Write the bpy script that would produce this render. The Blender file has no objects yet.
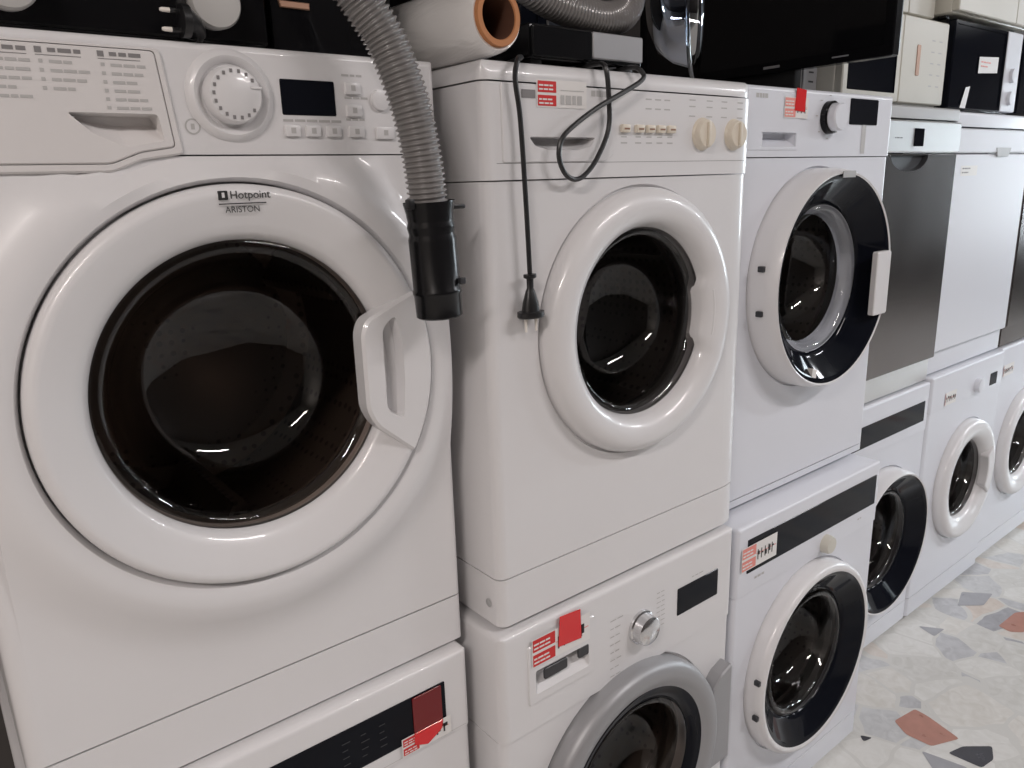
import bpy, bmesh, math, random
from mathutils import Vector, Matrix
random.seed(7)
PI = math.pi
sc = bpy.context.scene
COL = sc.collection

# ------------------------------------------------------------------ camera
cam_d = bpy.data.cameras.new('camera'); cam = bpy.data.objects.new('camera', cam_d); COL.objects.link(cam)
CAM = Vector((-0.0096, -0.9133, 1.5275)); YAW, PITCH, ROLL, FPX = 0.6679, -0.2579, -0.0320, 763.65
fw = Vector((math.sin(YAW)*math.cos(PITCH), math.cos(YAW)*math.cos(PITCH), math.sin(PITCH)))
rt = Vector((math.cos(YAW), -math.sin(YAW), 0)); up = rt.cross(fw)
rt2 = rt*math.cos(ROLL) + up*math.sin(ROLL); up2 = -rt*math.sin(ROLL) + up*math.cos(ROLL)
m3 = Matrix((rt2, up2, -fw)).transposed()
cam.matrix_world = Matrix.Translation(CAM) @ m3.to_4x4()
cam_d.sensor_fit = 'HORIZONTAL'; cam_d.sensor_width = 36.0; cam_d.lens = FPX/1024*36.0
cam_d.clip_start = 0.02
sc.camera = cam

# ------------------------------------------------------------------ world, lights, exposure
world = bpy.data.worlds.new('world'); sc.world = world; world.use_nodes = True
bg = world.node_tree.nodes['Background']
bg.inputs['Color'].default_value = (0.80, 0.90, 1.0, 1); bg.inputs['Strength'].default_value = 2.0
vs = sc.view_settings
vs.view_transform = 'Standard'; vs.look = 'None'; vs.gamma = 1.0; vs.use_curve_mapping = False
vs.exposure = 0.0

def area(name, loc, rot, sx, sy, power, color):
    l = bpy.data.lights.new(name, 'AREA'); l.shape = 'RECTANGLE'; l.size = sx; l.size_y = sy
    l.energy = power; l.color = color
    o = bpy.data.objects.new(name, l); o.location = loc; o.rotation_euler = rot; COL.objects.link(o)
    return o
TUBES = [(-1.5, -1.6), (1.9, -2.0), (4.9, -2.0), (7.8, -2.0)]
for i, (x, y) in enumerate(TUBES):
    area('tube_light', (x, y, 2.90), (0, 0, 0), 1.2, 0.16, [53, 38, 64, 60][i], [(1.0, .915, .88), (1.0, .94, .935), (.93, .95, 1.0), (.93, .95, 1.0)][i])
# daylight through the shop windows (just outside the panes)
area('daylight_side', (10.15, -.9, 1.65), (0, math.radians(90), 0), 1.9, 1.6, 120, (.86, .93, 1.0))
area('daylight_street', (5.45, -3.45, 1.25), (math.radians(90), 0, 0), 1.1, 1.3, 30, (.88, .94, 1.0))

# ------------------------------------------------------------------ materials
def mat(name, col, rough=.4, metal=0.0, coat=0.0, bump=0.0, bscale=200, spec=.5, var=0.0, vscale=6):
    m = bpy.data.materials.new(name); m.use_nodes = True
    nt = m.node_tree; b = nt.nodes['Principled BSDF']
    b.inputs['Base Color'].default_value = (*col, 1); b.inputs['Roughness'].default_value = rough
    b.inputs['Metallic'].default_value = metal; b.inputs['Coat Weight'].default_value = coat
    b.inputs['Specular IOR Level'].default_value = spec; b.inputs['Coat Roughness'].default_value = .05
    tc = nt.nodes.new('ShaderNodeTexCoord')
    nz = nt.nodes.new('ShaderNodeTexNoise'); nz.inputs['Scale'].default_value = vscale; nz.inputs['Detail'].default_value = 5
    nt.links.new(tc.outputs['Object'], nz.inputs['Vector'])
    if var > 0:
        mx = nt.nodes.new('ShaderNodeMix'); mx.data_type = 'RGBA'
        mx.inputs[6].default_value = (*[c*(1-var) for c in col], 1); mx.inputs[7].default_value = (*[min(1, c*(1+var*.5)) for c in col], 1)
        nt.links.new(nz.outputs['Fac'], mx.inputs[0]); nt.links.new(mx.outputs[2], b.inputs['Base Color'])
    rr = nt.nodes.new('ShaderNodeMapRange'); rr.inputs['To Min'].default_value = rough*.85; rr.inputs['To Max'].default_value = min(1, rough*1.2+.01)
    nt.links.new(nz.outputs['Fac'], rr.inputs['Value']); nt.links.new(rr.outputs['Result'], b.inputs['Roughness'])
    if bump > 0:
        n2 = nt.nodes.new('ShaderNodeTexNoise'); n2.inputs['Scale'].default_value = bscale
        bp = nt.nodes.new('ShaderNodeBump'); bp.inputs['Strength'].default_value = bump; bp.inputs['Distance'].default_value = .001
        nt.links.new(tc.outputs['Object'], n2.inputs['Vector']); nt.links.new(n2.outputs['Fac'], bp.inputs['Height']); nt.links.new(bp.outputs['Normal'], b.inputs['Normal'])
    return m

def glass_mat(name, tint, rough=.02, ior=1.45, boost=1.0):
    m = bpy.data.materials.new(name); m.use_nodes = True; nt = m.node_tree
    for n in list(nt.nodes): nt.nodes.remove(n)
    out = nt.nodes.new('ShaderNodeOutputMaterial'); mx = nt.nodes.new('ShaderNodeMixShader')
    fr = nt.nodes.new('ShaderNodeFresnel'); fr.inputs['IOR'].default_value = ior
    mul = nt.nodes.new('ShaderNodeMath'); mul.operation = 'MULTIPLY'; mul.inputs[1].default_value = boost; mul.use_clamp = True
    tr = nt.nodes.new('ShaderNodeBsdfTransparent'); tr.inputs['Color'].default_value = (*tint, 1)
    gl = nt.nodes.new('ShaderNodeBsdfGlossy'); gl.inputs['Roughness'].default_value = rough
    nt.links.new(fr.outputs[0], mul.inputs[0]); nt.links.new(mul.outputs[0], mx.inputs[0])
    nt.links.new(tr.outputs[0], mx.inputs[1]); nt.links.new(gl.outputs[0], mx.inputs[2]); nt.links.new(mx.outputs[0], out.inputs['Surface'])
    return m

M = {}
M['enamel'] = mat('white_enamel', (.745, .735, .74), .32, coat=.4, var=.02)
M['plastic'] = mat('white_plastic', (.745, .735, .74), .34, coat=.4, var=.02)
M['plastic_warm'] = mat('warm_white_plastic', (.72, .695, .685), .38, var=.02)
M['cool_enamel'] = mat('cool_white_enamel', (.725, .74, .79), .34, coat=.15, var=.02)
M['grey_plastic'] = mat('grey_plastic', (.42, .42, .42), .4, var=.04)
M['silver'] = mat('silver_paint', (.34, .34, .35), .40, metal=.25, var=.03)
M['chrome'] = mat('chrome', (.72, .72, .73), .15, metal=1.0)
M['steel_drum'] = mat('drum_steel', (.42, .41, .40), .28, metal=.9)
M['black'] = mat('black_gloss', (.006, .006, .007), .12, spec=.22)
M['black_glass'] = mat('black_glass', (.006, .007, .011), .06, spec=.12)
M['black_plastic'] = mat('black_plastic', (.012, .012, .013), .35, bump=.1)
M['dark_plastic'] = mat('dark_grey_plastic', (.035, .036, .04), .35)
M['rubber'] = mat('grey_rubber', (.085, .08, .075), .4)
M['light_rubber'] = mat('light_gasket_rubber', (.30, .31, .32), .45)
M['cream_plastic'] = mat('aged_cream_plastic', (.74, .67, .56), .35, var=.05)
M['cream'] = mat('cream_appliance', (.62, .60, .53), .35, var=.05)
M['red'] = mat('red_print', (.62, .02, .02), .4)
M['red_film'] = mat('red_film', (.72, .012, .015), .12, coat=.4)
M['pink_print'] = mat('faded_red_print', (.80, .28, .24), .5)
M['paper'] = mat('label_paper', (.80, .78, .76), .35, coat=.3)
M['ink'] = mat('black_ink', (.02, .02, .02), .5)
M['grey_ink'] = mat('grey_ink', (.22, .21, .21), .5)
M['pale_ink'] = mat('pale_ink', (.48, .47, .46), .5)
M['brass'] = mat('plug_pin_metal', (.85, .80, .74), .35)
M['cable'] = mat('black_cable', (.018, .018, .019), .35)
M['cardboard'] = mat('cardboard_core', (.52, .22, .09), .75, var=.15, vscale=60)
M['core_shade'] = mat('cardboard_shaded_inside', (.09, .035, .018), .85, var=.15, vscale=60)  # shade inside the core's hole put into a darker cardboard colour
M['film'] = mat('stretch_film', (.86, .84, .82), .22, coat=.8)
def wrinkle(m):
    nt = m.node_tree; b = nt.nodes['Principled BSDF']
    tc = nt.nodes.new('ShaderNodeTexCoord'); mp = nt.nodes.new('ShaderNodeMapping'); mp.inputs['Scale'].default_value = (40, 9, 40)
    nz = nt.nodes.new('ShaderNodeTexNoise'); nz.inputs['Scale'].default_value = 1.0; nz.inputs['Detail'].default_value = 4; nz.inputs['Distortion'].default_value = 1.2
    bp = nt.nodes.new('ShaderNodeBump'); bp.inputs['Strength'].default_value = .55; bp.inputs['Distance'].default_value = .004
    nt.links.new(tc.outputs['Object'], mp.inputs['Vector']); nt.links.new(mp.outputs[0], nz.inputs['Vector'])
    nt.links.new(nz.outputs['Fac'], bp.inputs['Height']); nt.links.new(bp.outputs['Normal'], b.inputs['Normal']); nt.links.new(bp.outputs['Normal'], b.inputs['Coat Normal'])
wrinkle(M['film'])
M['hose'] = mat('grey_hose_plastic', (.20, .19, .185), .2, coat=.6)
M['knob_silver'] = mat('silver_knob', (.56, .55, .53), .3, metal=.25)
M['bronze'] = mat('bronze_brown', (.38, .22, .15), .35, metal=.6)
M['door_glass'] = glass_mat('smoked_door_glass', (.50, .49, .49), boost=1.3)
M['dark_door_glass'] = glass_mat('dark_smoked_door_glass', (.60, .54, .50), boost=1.3)
M['clear_glass'] = glass_mat('clear_bowl_glass', (.74, .78, .86), boost=1.6)
M['red_over_black'] = mat('red_film_over_black', (.17, .008, .010), .15)
M['clear_door_glass'] = glass_mat('clear_door_glass', (.78, .79, .80), boost=1.3)
M['black_satin'] = mat('black_satin_plastic', (.007, .007, .008), .22, spec=.35)
M['screen'] = mat('television_screen', (.006, .006, .007), .07, spec=.6)
M['pane'] = glass_mat('window_pane', (.96, .98, .98))

# brushed steel
def brushed(name, col, rough):
    m = mat(name, col, rough, metal=1.0)
    nt = m.node_tree; b = nt.nodes['Principled BSDF']
    tc = nt.nodes.new('ShaderNodeTexCoord'); mp = nt.nodes.new('ShaderNodeMapping'); mp.inputs['Scale'].default_value = (4, 4, 500)
    nz = nt.nodes.new('ShaderNodeTexNoise'); nz.inputs['Scale'].default_value = 1.0; nz.inputs['Detail'].default_value = 3
    bp = nt.nodes.new('ShaderNodeBump'); bp.inputs['Strength'].default_value = .06; bp.inputs['Distance'].default_value = .001
    nt.links.new(tc.outputs['Object'], mp.inputs['Vector']); nt.links.new(mp.outputs[0], nz.inputs['Vector'])
    nt.links.new(nz.outputs['Fac'], bp.inputs['Height']); nt.links.new(bp.outputs['Normal'], b.inputs['Normal'])
    return m
M['steel'] = brushed('brushed_steel', (.19, .168, .160), .20)
M['steel_light'] = brushed('light_brushed_steel', (.74, .73, .72), .33)

# perforated drum
def drum_mat():
    m = mat('perforated_drum_steel', (.30, .265, .24), .38, metal=.7)
    nt = m.node_tree; b = nt.nodes['Principled BSDF']
    tc = nt.nodes.new('ShaderNodeTexCoord'); vo = nt.nodes.new('ShaderNodeTexVoronoi'); vo.inputs['Scale'].default_value = 55; vo.inputs['Randomness'].default_value = .15
    rp = nt.nodes.new('ShaderNodeValToRGB'); rp.color_ramp.elements[0].position = .22; rp.color_ramp.elements[0].color = (.16, .14, .13, 1)
    rp.color_ramp.elements[1].position = .30; rp.color_ramp.elements[1].color = (.30, .265, .24, 1)
    nt.links.new(tc.outputs['Object'], vo.inputs['Vector']); nt.links.new(vo.outputs['Distance'], rp.inputs[0]); nt.links.new(rp.outputs[0], b.inputs['Base Color'])
    return m
M['drum'] = drum_mat()

# floor: broken marble set in pale cement
def floor_mat():
    m = bpy.data.materials.new('broken_marble_floor'); m.use_nodes = True; nt = m.node_tree; b = nt.nodes['Principled BSDF']
    tc = nt.nodes.new('ShaderNodeTexCoord')
    nz = nt.nodes.new('ShaderNodeTexNoise'); nz.inputs['Scale'].default_value = 5; nz.inputs['Detail'].default_value = 2
    mxv = nt.nodes.new('ShaderNodeMix'); mxv.data_type = 'RGBA'; mxv.blend_type = 'LINEAR_LIGHT'; mxv.inputs[0].default_value = .035
    vo = nt.nodes.new('ShaderNodeTexVoronoi'); vo.inputs['Scale'].default_value = 7.5
    ed = nt.nodes.new('ShaderNodeTexVoronoi'); ed.feature = 'DISTANCE_TO_EDGE'; ed.inputs['Scale'].default_value = 7.5
    nt.links.new(tc.outputs['Object'], nz.inputs['Vector']); nt.links.new(tc.outputs['Object'], mxv.inputs[6]); nt.links.new(nz.outputs['Color'], mxv.inputs[7])
    nt.links.new(mxv.outputs[2], vo.inputs['Vector']); nt.links.new(mxv.outputs[2], ed.inputs['Vector'])
    sp = nt.nodes.new('ShaderNodeSeparateColor'); nt.links.new(vo.outputs['Color'], sp.inputs[0])
    rp = nt.nodes.new('ShaderNodeValToRGB'); cr = rp.color_ramp; cr.interpolation = 'CONSTANT'
    stops = [(0, (.60, .59, .56)), (.20, (.64, .62, .58)), (.40, (.53, .53, .53)), (.55, (.66, .65, .62)), (.70, (.62, .57, .52)), (.80, (.47, .47, .48)), (.90, (.36, .36, .38)), (.94, (.60, .53, .47)), (.975, (.50, .33, .28)), (.99, (.20, .20, .21))]
    while len(cr.elements) < len(stops): cr.elements.new(.5)
    for e, (p_, c_) in zip(cr.elements, stops): e.position = p_; e.color = (*c_, 1)
    nt.links.new(sp.outputs[0], rp.inputs[0])
    n2 = nt.nodes.new('ShaderNodeTexNoise'); n2.inputs['Scale'].default_value = 22; n2.inputs['Detail'].default_value = 6; n2.inputs['Distortion'].default_value = 1.5
    nt.links.new(tc.outputs['Object'], n2.inputs['Vector'])
    mv = nt.nodes.new('ShaderNodeMix'); mv.data_type = 'RGBA'; mv.blend_type = 'OVERLAY'; mv.inputs[0].default_value = .35
    nt.links.new(rp.outputs[0], mv.inputs[6]); nt.links.new(n2.outputs['Fac'], mv.inputs[7])
    lt = nt.nodes.new('ShaderNodeMath'); lt.operation = 'LESS_THAN'; lt.inputs[1].default_value = .035
    nt.links.new(ed.outputs['Distance'], lt.inputs[0])
    gm = nt.nodes.new('ShaderNodeMix'); gm.data_type = 'RGBA'; gm.inputs[7].default_value = (.60, .59, .56, 1)
    nt.links.new(lt.outputs[0], gm.inputs[0]); nt.links.new(mv.outputs[2], gm.inputs[6]); nt.links.new(gm.outputs[2], b.inputs['Base Color'])
    b.inputs['Roughness'].default_value = .28
    return m
M['floor'] = floor_mat()
M['shard_salmon'] = mat('salmon_marble', (.46, .23, .18), .28, var=.25, vscale=30)
M['shard_dark'] = mat('dark_marble', (.07, .07, .08), .25, var=.2, vscale=30)
M['shard_grey'] = mat('grey_marble', (.36, .36, .38), .28, var=.2, vscale=30)
M['wall'] = mat('painted_wall', (.50, .47, .44), .8, var=.05, vscale=3)
M['wall_dark'] = mat('painted_wall_shop', (.10, .09, .085), .8, var=.2, vscale=2)
M['ceil'] = mat('ceiling_paint', (.62, .61, .59), .85)
M['frame_metal'] = mat('window_frame_metal', (.15, .15, .15), .4, metal=.5)
M['fixture'] = mat('lamp_housing', (.8, .8, .8), .4)

# ------------------------------------------------------------------ mesh helpers
def obj(name, bm, mats, parent=None, loc=(0, 0, 0), smooth=True, ang=35):
    bmesh.ops.remove_doubles(bm, verts=bm.verts, dist=1e-6)
    bmesh.ops.recalc_face_normals(bm, faces=bm.faces)
    me = bpy.data.meshes.new(name); bm.to_mesh(me); bm.free()
    if not isinstance(mats, (list, tuple)): mats = [mats]
    for m in mats: me.materials.append(M[m] if isinstance(m, str) else m)
    if smooth:
        me.shade_smooth(); me.set_sharp_from_angle(angle=math.radians(ang))
    o = bpy.data.objects.new(name, me); o.location = loc; COL.objects.link(o)
    if parent is not None: o.parent = parent
    return o
def thing(name, label, cat, loc=(0, 0, 0), rotz=0, group=None):
    o = bpy.data.objects.new(name, None); o.empty_display_size = .05; COL.objects.link(o)
    o.location = loc; o.rotation_euler = (0, 0, rotz); o['label'] = label; o['category'] = cat
    if group: o['group'] = group
    return o
def tag(o, label, cat, group=None):
    o['label'] = label; o['category'] = cat
    if group: o['group'] = group
    return o
def pieces(name, bm, mats, parent):
    # every unconnected piece of a small print becomes a part of its own
    left = set(bm.faces); n = 0
    for f in left: f.tag = False
    todo = list(bm.faces); out = []
    for f in todo:
        if f.tag: continue
        f.tag = True; st = [f]; isl = [f]
        while st:
            g = st.pop()
            for e in g.edges:
                for h in e.link_faces:
                    if not h.tag: h.tag = True; st.append(h); isl.append(h)
        nb = bmesh.new(); mp = {}
        for g in isl:
            nf = nb.faces.new([mp.setdefault(v, nb.verts.new(v.co)) if v not in mp else mp[v] for v in g.verts]); nf.material_index = g.material_index
        out.append(obj(name, nb, mats, parent, smooth=False))
    bm.free(); return out
def struct(o): o['kind'] = 'structure'; return o
NB = bmesh.new

def box(bm, x0, x1, y0, y1, z0, z1, bev=0.0, seg=2, mi=0):
    r = bmesh.ops.create_cube(bm, size=1.0); vs_ = r['verts']
    for v in vs_: v.co = Vector(((x0+x1)/2+v.co.x*(x1-x0), (y0+y1)/2+v.co.y*(y1-y0), (z0+z1)/2+v.co.z*(z1-z0)))
    fs = set(f for v in vs_ for f in v.link_faces)
    for f in fs: f.material_index = mi
    if bev > 0:
        es = list(set(e for v in vs_ for e in v.link_edges))
        rb = bmesh.ops.bevel(bm, geom=es, offset=bev, segments=seg, profile=.5, affect='EDGES')
        for f in rb['faces']: f.material_index = mi
def quad(bm, x0, x1, z0, z1, y, mi=0, sk=0.0):
    f = bm.faces.new([bm.verts.new((x0, y, z0)), bm.verts.new((x1, y, z0+sk)), bm.verts.new((x1, y, z1+sk)), bm.verts.new((x0, y, z1))]); f.material_index = mi
def lathe(bm, prof, cx, cz, n=96, mi=0, a0=0.0, a1=2*PI, axis='y', squash=None):
    """prof: (r, y) pairs turned about the line x=cx, z=cz parallel to y"""
    full = abs(a1-a0-2*PI) < 1e-6
    k = n if full else n+1
    rings = []
    for r, y in prof:
        if r < 1e-7: rings.append([bm.verts.new((cx, y, cz))])
        else: rings.append([bm.verts.new((cx+r*math.cos(a0+(a1-a0)*i/n), y, cz+r*math.sin(a0+(a1-a0)*i/n))) for i in range(k)])
    for a, b in zip(rings[:-1], rings[1:]):
        for i in range(n):
            j = (i+1) % k
            if len(a) == 1 and len(b) == 1: continue
            if len(a) == 1: f = bm.faces.new([a[0], b[j], b[i]])
            elif len(b) == 1: f = bm.faces.new([a[i], a[j], b[0]])
            else: f = bm.faces.new([a[i], a[j], b[j], b[i]])
            f.material_index = mi
def arc(cx, cy, r, a0, a1, n):
    return [(cx+r*math.cos(math.radians(a0+(a1-a0)*i/n)), cy+r*math.sin(math.radians(a0+(a1-a0)*i/n))) for i in range(n+1)]
def rrect(x0, x1, z0, z1, r, n=5):
    return arc(x1-r, z1-r, r, 0, 90, n)+arc(x0+r, z1-r, r, 90, 180, n)+arc(x0+r, z0+r, r, 180, 270, n)+arc(x1-r, z0+r, r, 270, 360, n)
def round_poly(pts, r, n=4):
    out = []; k = len(pts)
    for i in range(k):
        p = Vector(pts[i]); a = Vector(pts[i-1])-p; b = Vector(pts[(i+1) % k])-p
        d = min(r, a.length*.45, b.length*.45); pa = p+a.normalized()*d; pb = p+b.normalized()*d
        for j in range(n+1):
            t = j/n; q = pa*(1-t)**2+p*2*t*(1-t)+pb*t*t; out.append((q.x, q.y))
    return out
def offset_loop(pts, d):
    """shrink a counter-clockwise or clockwise loop by d"""
    k = len(pts); A = sum(pts[i][0]*pts[(i+1) % k][1]-pts[(i+1) % k][0]*pts[i][1] for i in range(k)); s = 1 if A > 0 else -1
    out = []
    for i in range(k):
        p0, p1, p2 = Vector(pts[i-1]), Vector(pts[i]), Vector(pts[(i+1) % k])
        e1 = (p1-p0); e2 = (p2-p1)
        e1 = e1.normalized() if e1.length > 1e-9 else e2.normalized(); e2 = e2.normalized() if e2.length > 1e-9 else e1
        n1 = Vector((-e1.y, e1.x)); n2 = Vector((-e2.y, e2.x)); nn = (n1+n2); nn = nn.normalized() if nn.length > 1e-6 else n1
        out.append(tuple(p1+nn*s*d/max(.5, nn.dot(n1))))
    return out
def scoop(lp):
    t = max(q[1] for q in lp); c = sum(q[0] for q in lp)/len(lp)
    return [(x+(c-x)*.08, t-(t-z)*.30-.0015) for x, z in lp]
def loop_verts(bm, pts, y): return [bm.verts.new((x, y, z)) for x, z in pts]
def bridge(bm, A, B, mi=0):
    k = len(A)
    for i in range(k):
        f = bm.faces.new([A[i], A[(i+1) % k], B[(i+1) % k], B[i]]); f.material_index = mi
def slab(bm, outer, y0, y1, holes=(), ch=.0015, mi=0, pmi=None):
    """flat piece in the xz plane: front at y0 (smaller y), back at y1; holes = (loop, depth or None for through, shrink)"""
    V0 = loop_verts(bm, outer, y1); V1 = loop_verts(bm, outer, y0+ch); V2 = loop_verts(bm, offset_loop(outer, ch), y0)
    bridge(bm, V0, V1, mi); bridge(bm, V1, V2, mi)
    if not holes:
        f = bm.faces.new(V2); f.material_index = mi; return
    edges = []
    def ring_edges(V):
        for i in range(len(V)):
            e = bm.edges.get((V[i], V[(i+1) % len(V)])) or bm.edges.new((V[i], V[(i+1) % len(V)])); edges.append(e)
    ring_edges(V2)
    for lp, dep, shr in holes:
        H = loop_verts(bm, lp, y0); ring_edges(H)
        yb = y1 if dep is None else y0+dep
        lp2 = offset_loop(lp, shr) if not callable(shr) else shr(lp)
        Hb = loop_verts(bm, lp2, yb); bridge(bm, H, Hb, mi if pmi is None else pmi)
        if dep is not None:
            f = bm.faces.new(Hb); f.material_index = mi if pmi is None else pmi
    r = bmesh.ops.triangle_fill(bm, edges=edges, use_beauty=True, use_dissolve=False)
    for g in r['geom']:
        if isinstance(g, bmesh.types.BMFace): g.material_index = mi
def plan(w, d, rr, n=8):
    """outline of a cabinet seen from above, from front-left round the back to front-right"""
    rx, ry, rl = rr if isinstance(rr, tuple) else (rr, rr, rr)
    L = [(rl-rl*math.sin(PI/2*i/n), ry-ry*math.cos(PI/2*i/n)) for i in range(n+1)]
    R = [(w-rx+rx*math.sin(PI/2*i/n), ry-ry*math.cos(PI/2*i/n)) for i in range(n, -1, -1)]
    return L+[(0, d), (w, d)]+R
def prism(bm, w, d, rr, z0, z1, front=False, caps=(True, True), tb=0.0, mi=0):
    """cabinet shell; open in front unless front; tb rounds the upper front/side edge"""
    P = plan(w, d, rr); levels = [(z0, 0.0)]
    if tb > 0:
        for i in range(5):
            a = PI/2*i/4; levels.append((z1-tb+tb*math.sin(a), tb*(1-math.cos(a))))
    else: levels.append((z1, 0.0))
    rings = []
    for z, ins in levels:
        rings.append([bm.verts.new((min(max(x, ins), w-ins) if True else x, max(y, ins) if y < d/2 else y-ins, z)) for x, y in P])
    k = len(P)
    for a, b in zip(rings[:-1], rings[1:]):
        for i in range(k-1): bm.faces.new([a[i], a[i+1], b[i+1], b[i]]).material_index = mi
        if front or (tb > 0 and a is not rings[0]): bm.faces.new([a[k-1], a[0], b[0], b[k-1]]).material_index = mi
    if caps[0]: bm.faces.new(rings[0]).material_index = mi
    if caps[1]: bm.faces.new(rings[-1]).material_index = mi
def front_grid(bm, x0, x1, z0, z1, y, holes=(), back=.012, mi=0):
    xs = sorted({x0, x1, *[h[0] for h in holes], *[h[1] for h in holes]}); zs = sorted({z0, z1, *[h[2] for h in holes], *[h[3] for h in holes]})
    for a, b in zip(xs[:-1], xs[1:]):
        for c, d in zip(zs[:-1], zs[1:]):
            if any(h[0]-1e-9 <= a and b <= h[1]+1e-9 and h[2]-1e-9 <= c and d <= h[3]+1e-9 for h in holes): continue
            quad(bm, a, b, c, d, y, mi)
    bmesh.ops.remove_doubles(bm, verts=bm.verts, dist=1e-6)
    es = [e for e in bm.edges if len(e.link_faces) == 1 and abs(e.verts[0].co.y-y) < 1e-6 and abs(e.verts[1].co.y-y) < 1e-6]
    r = bmesh.ops.extrude_edge_only(bm, edges=es)
    for v in r['geom']:
        if isinstance(v, bmesh.types.BMVert): v.co.y += back
def polar_plate(bm, x0, x1, z0, z1, cx, cz, prof, n=120, back=.012):
    """front sheet with a round opening: prof = (r, y) outwards; past the last r it runs flat (y of the last) to the rectangle"""
    angs = [2*PI*i/n for i in range(n)]
    for (x, z) in ((x0, z0), (x1, z0), (x1, z1), (x0, z1)): angs.append(math.atan2(z-cz, x-cx) % (2*PI))
    angs = sorted(set(round(a, 6) for a in angs))
    rings = []
    def bd(a):
        c, s = math.cos(a), math.sin(a); t = 1e9
        if c > 1e-9: t = min(t, (x1-cx)/c)
        if c < -1e-9: t = min(t, (x0-cx)/c)
        if s > 1e-9: t = min(t, (z1-cz)/s)
        if s < -1e-9: t = min(t, (z0-cz)/s)
        return t
    def yat(r):
        for (ra, ya), (rb, yb) in zip(prof[:-1], prof[1:]):
            if ra <= r <= rb and rb > ra: return ya+(yb-ya)*(r-ra)/(rb-ra)
        return prof[-1][1]
    for i in range(len(prof)+1):
        ring = []
        for a in angs:
            B = bd(a); r, y = prof[i] if i < len(prof) else (B, yat(B))
            if r > B: r, y = B, yat(B)
            ring.append(bm.verts.new((cx+r*math.cos(a), y, cz+r*math.sin(a))))
        rings.append(ring)
    k = len(angs)
    for A, B in zip(rings[:-1], rings[1:]):
        for i in range(k):
            vs4 = [A[i], A[(i+1) % k], B[(i+1) % k], B[i]]
            if (vs4[0].co-vs4[3].co).length < 1e-7 and (vs4[1].co-vs4[2].co).length < 1e-7: continue
            bm.faces.new(vs4)
    last = rings[-1]; bk = [bm.verts.new((v.co.x, v.co.y+back, v.co.z)) for v in last]
    for i in range(k): bm.faces.new([last[i], last[(i+1) % k], bk[(i+1) % k], bk[i]])
def catmull(pts, n=10):
    P = [Vector(p) for p in pts]; P = [P[0]*2-P[1]]+P+[P[-1]*2-P[-2]]; out = []
    for i in range(1, len(P)-2):
        for j in range(n):
            t = j/n; a, b, c, d = P[i-1], P[i], P[i+1], P[i+2]
            out.append(.5*((2*b)+(c-a)*t+(2*a-5*b+4*c-d)*t*t+(-a+3*b-3*c+d)*t**3))
    out.append(P[-2]); return out
def tube(bm, pts, rad, n=12, cap=True, mi=0):
    """swept tube; rad a number or a function of arc length"""
    P = [Vector(p) for p in pts]; t0 = (P[1]-P[0]).normalized(); nrm = t0.orthogonal().normalized(); s = 0; rings = []
    for i, p in enumerate(P):
        t = (P[min(i+1, len(P)-1)]-P[max(i-1, 0)]).normalized()
        nrm = (nrm-t*nrm.dot(t)).normalized(); bn = t.cross(nrm)
        if i: s += (P[i]-P[i-1]).length
        r = rad(s) if callable(rad) else rad
        rings.append([bm.verts.new(p+(nrm*math.cos(2*PI*k/n)+bn*math.sin(2*PI*k/n))*r) for k in range(n)])
    for a, b in zip(rings[:-1], rings[1:]):
        for k in range(n): bm.faces.new([a[k], a[(k+1) % n], b[(k+1) % n], b[k]]).material_index = mi
    if cap: bm.faces.new(rings[0]).material_index = mi; bm.faces.new(rings[-1]).material_index = mi
def resample(pts, step):
    P = [Vector(p) for p in pts]; out = [P[0]]; acc = 0
    for a, b in zip(P[:-1], P[1:]):
        L = (b-a).length; d = step-acc
        while d <= L: out.append(a+(b-a)*(d/L)); d += step
        acc = (L-(d-step))
    return out
def text(name, s, size, x, z, y, m, parent, align='LEFT', rot=0.0, shear=0.0):
    cu = bpy.data.curves.new(name, 'FONT'); cu.body = s; cu.size = size; cu.align_x = align; cu.shear = shear; cu.extrude = .00012
    tmp = bpy.data.objects.new(name, cu); COL.objects.link(tmp)
    dg = bpy.context.evaluated_depsgraph_get()
    me = bpy.data.meshes.new_from_object(tmp.evaluated_get(dg)); COL.objects.unlink(tmp); bpy.data.objects.remove(tmp)
    me.transform(Matrix.Translation((x, y, z)) @ Matrix.Rotation(rot, 4, 'Y') @ Matrix.Rotation(PI/2, 4, 'X'))
    me.materials.clear(); me.materials.append(M[m]); me.name = name
    o = bpy.data.objects.new(name, me); COL.objects.link(o); o.parent = parent
    return o
def words(bm, x0, z, y, n, h=.0035, wmin=.006, wmax=.016, gap=.003, sk=0.0, mi=0, rnd=random):
    """a line of small print too blurred to read: short dashes"""
    x = x0
    for _ in range(n):
        L = rnd.uniform(wmin, wmax); quad(bm, x, x+L, z, z+h, y, mi); x += L+gap
    return x

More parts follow.
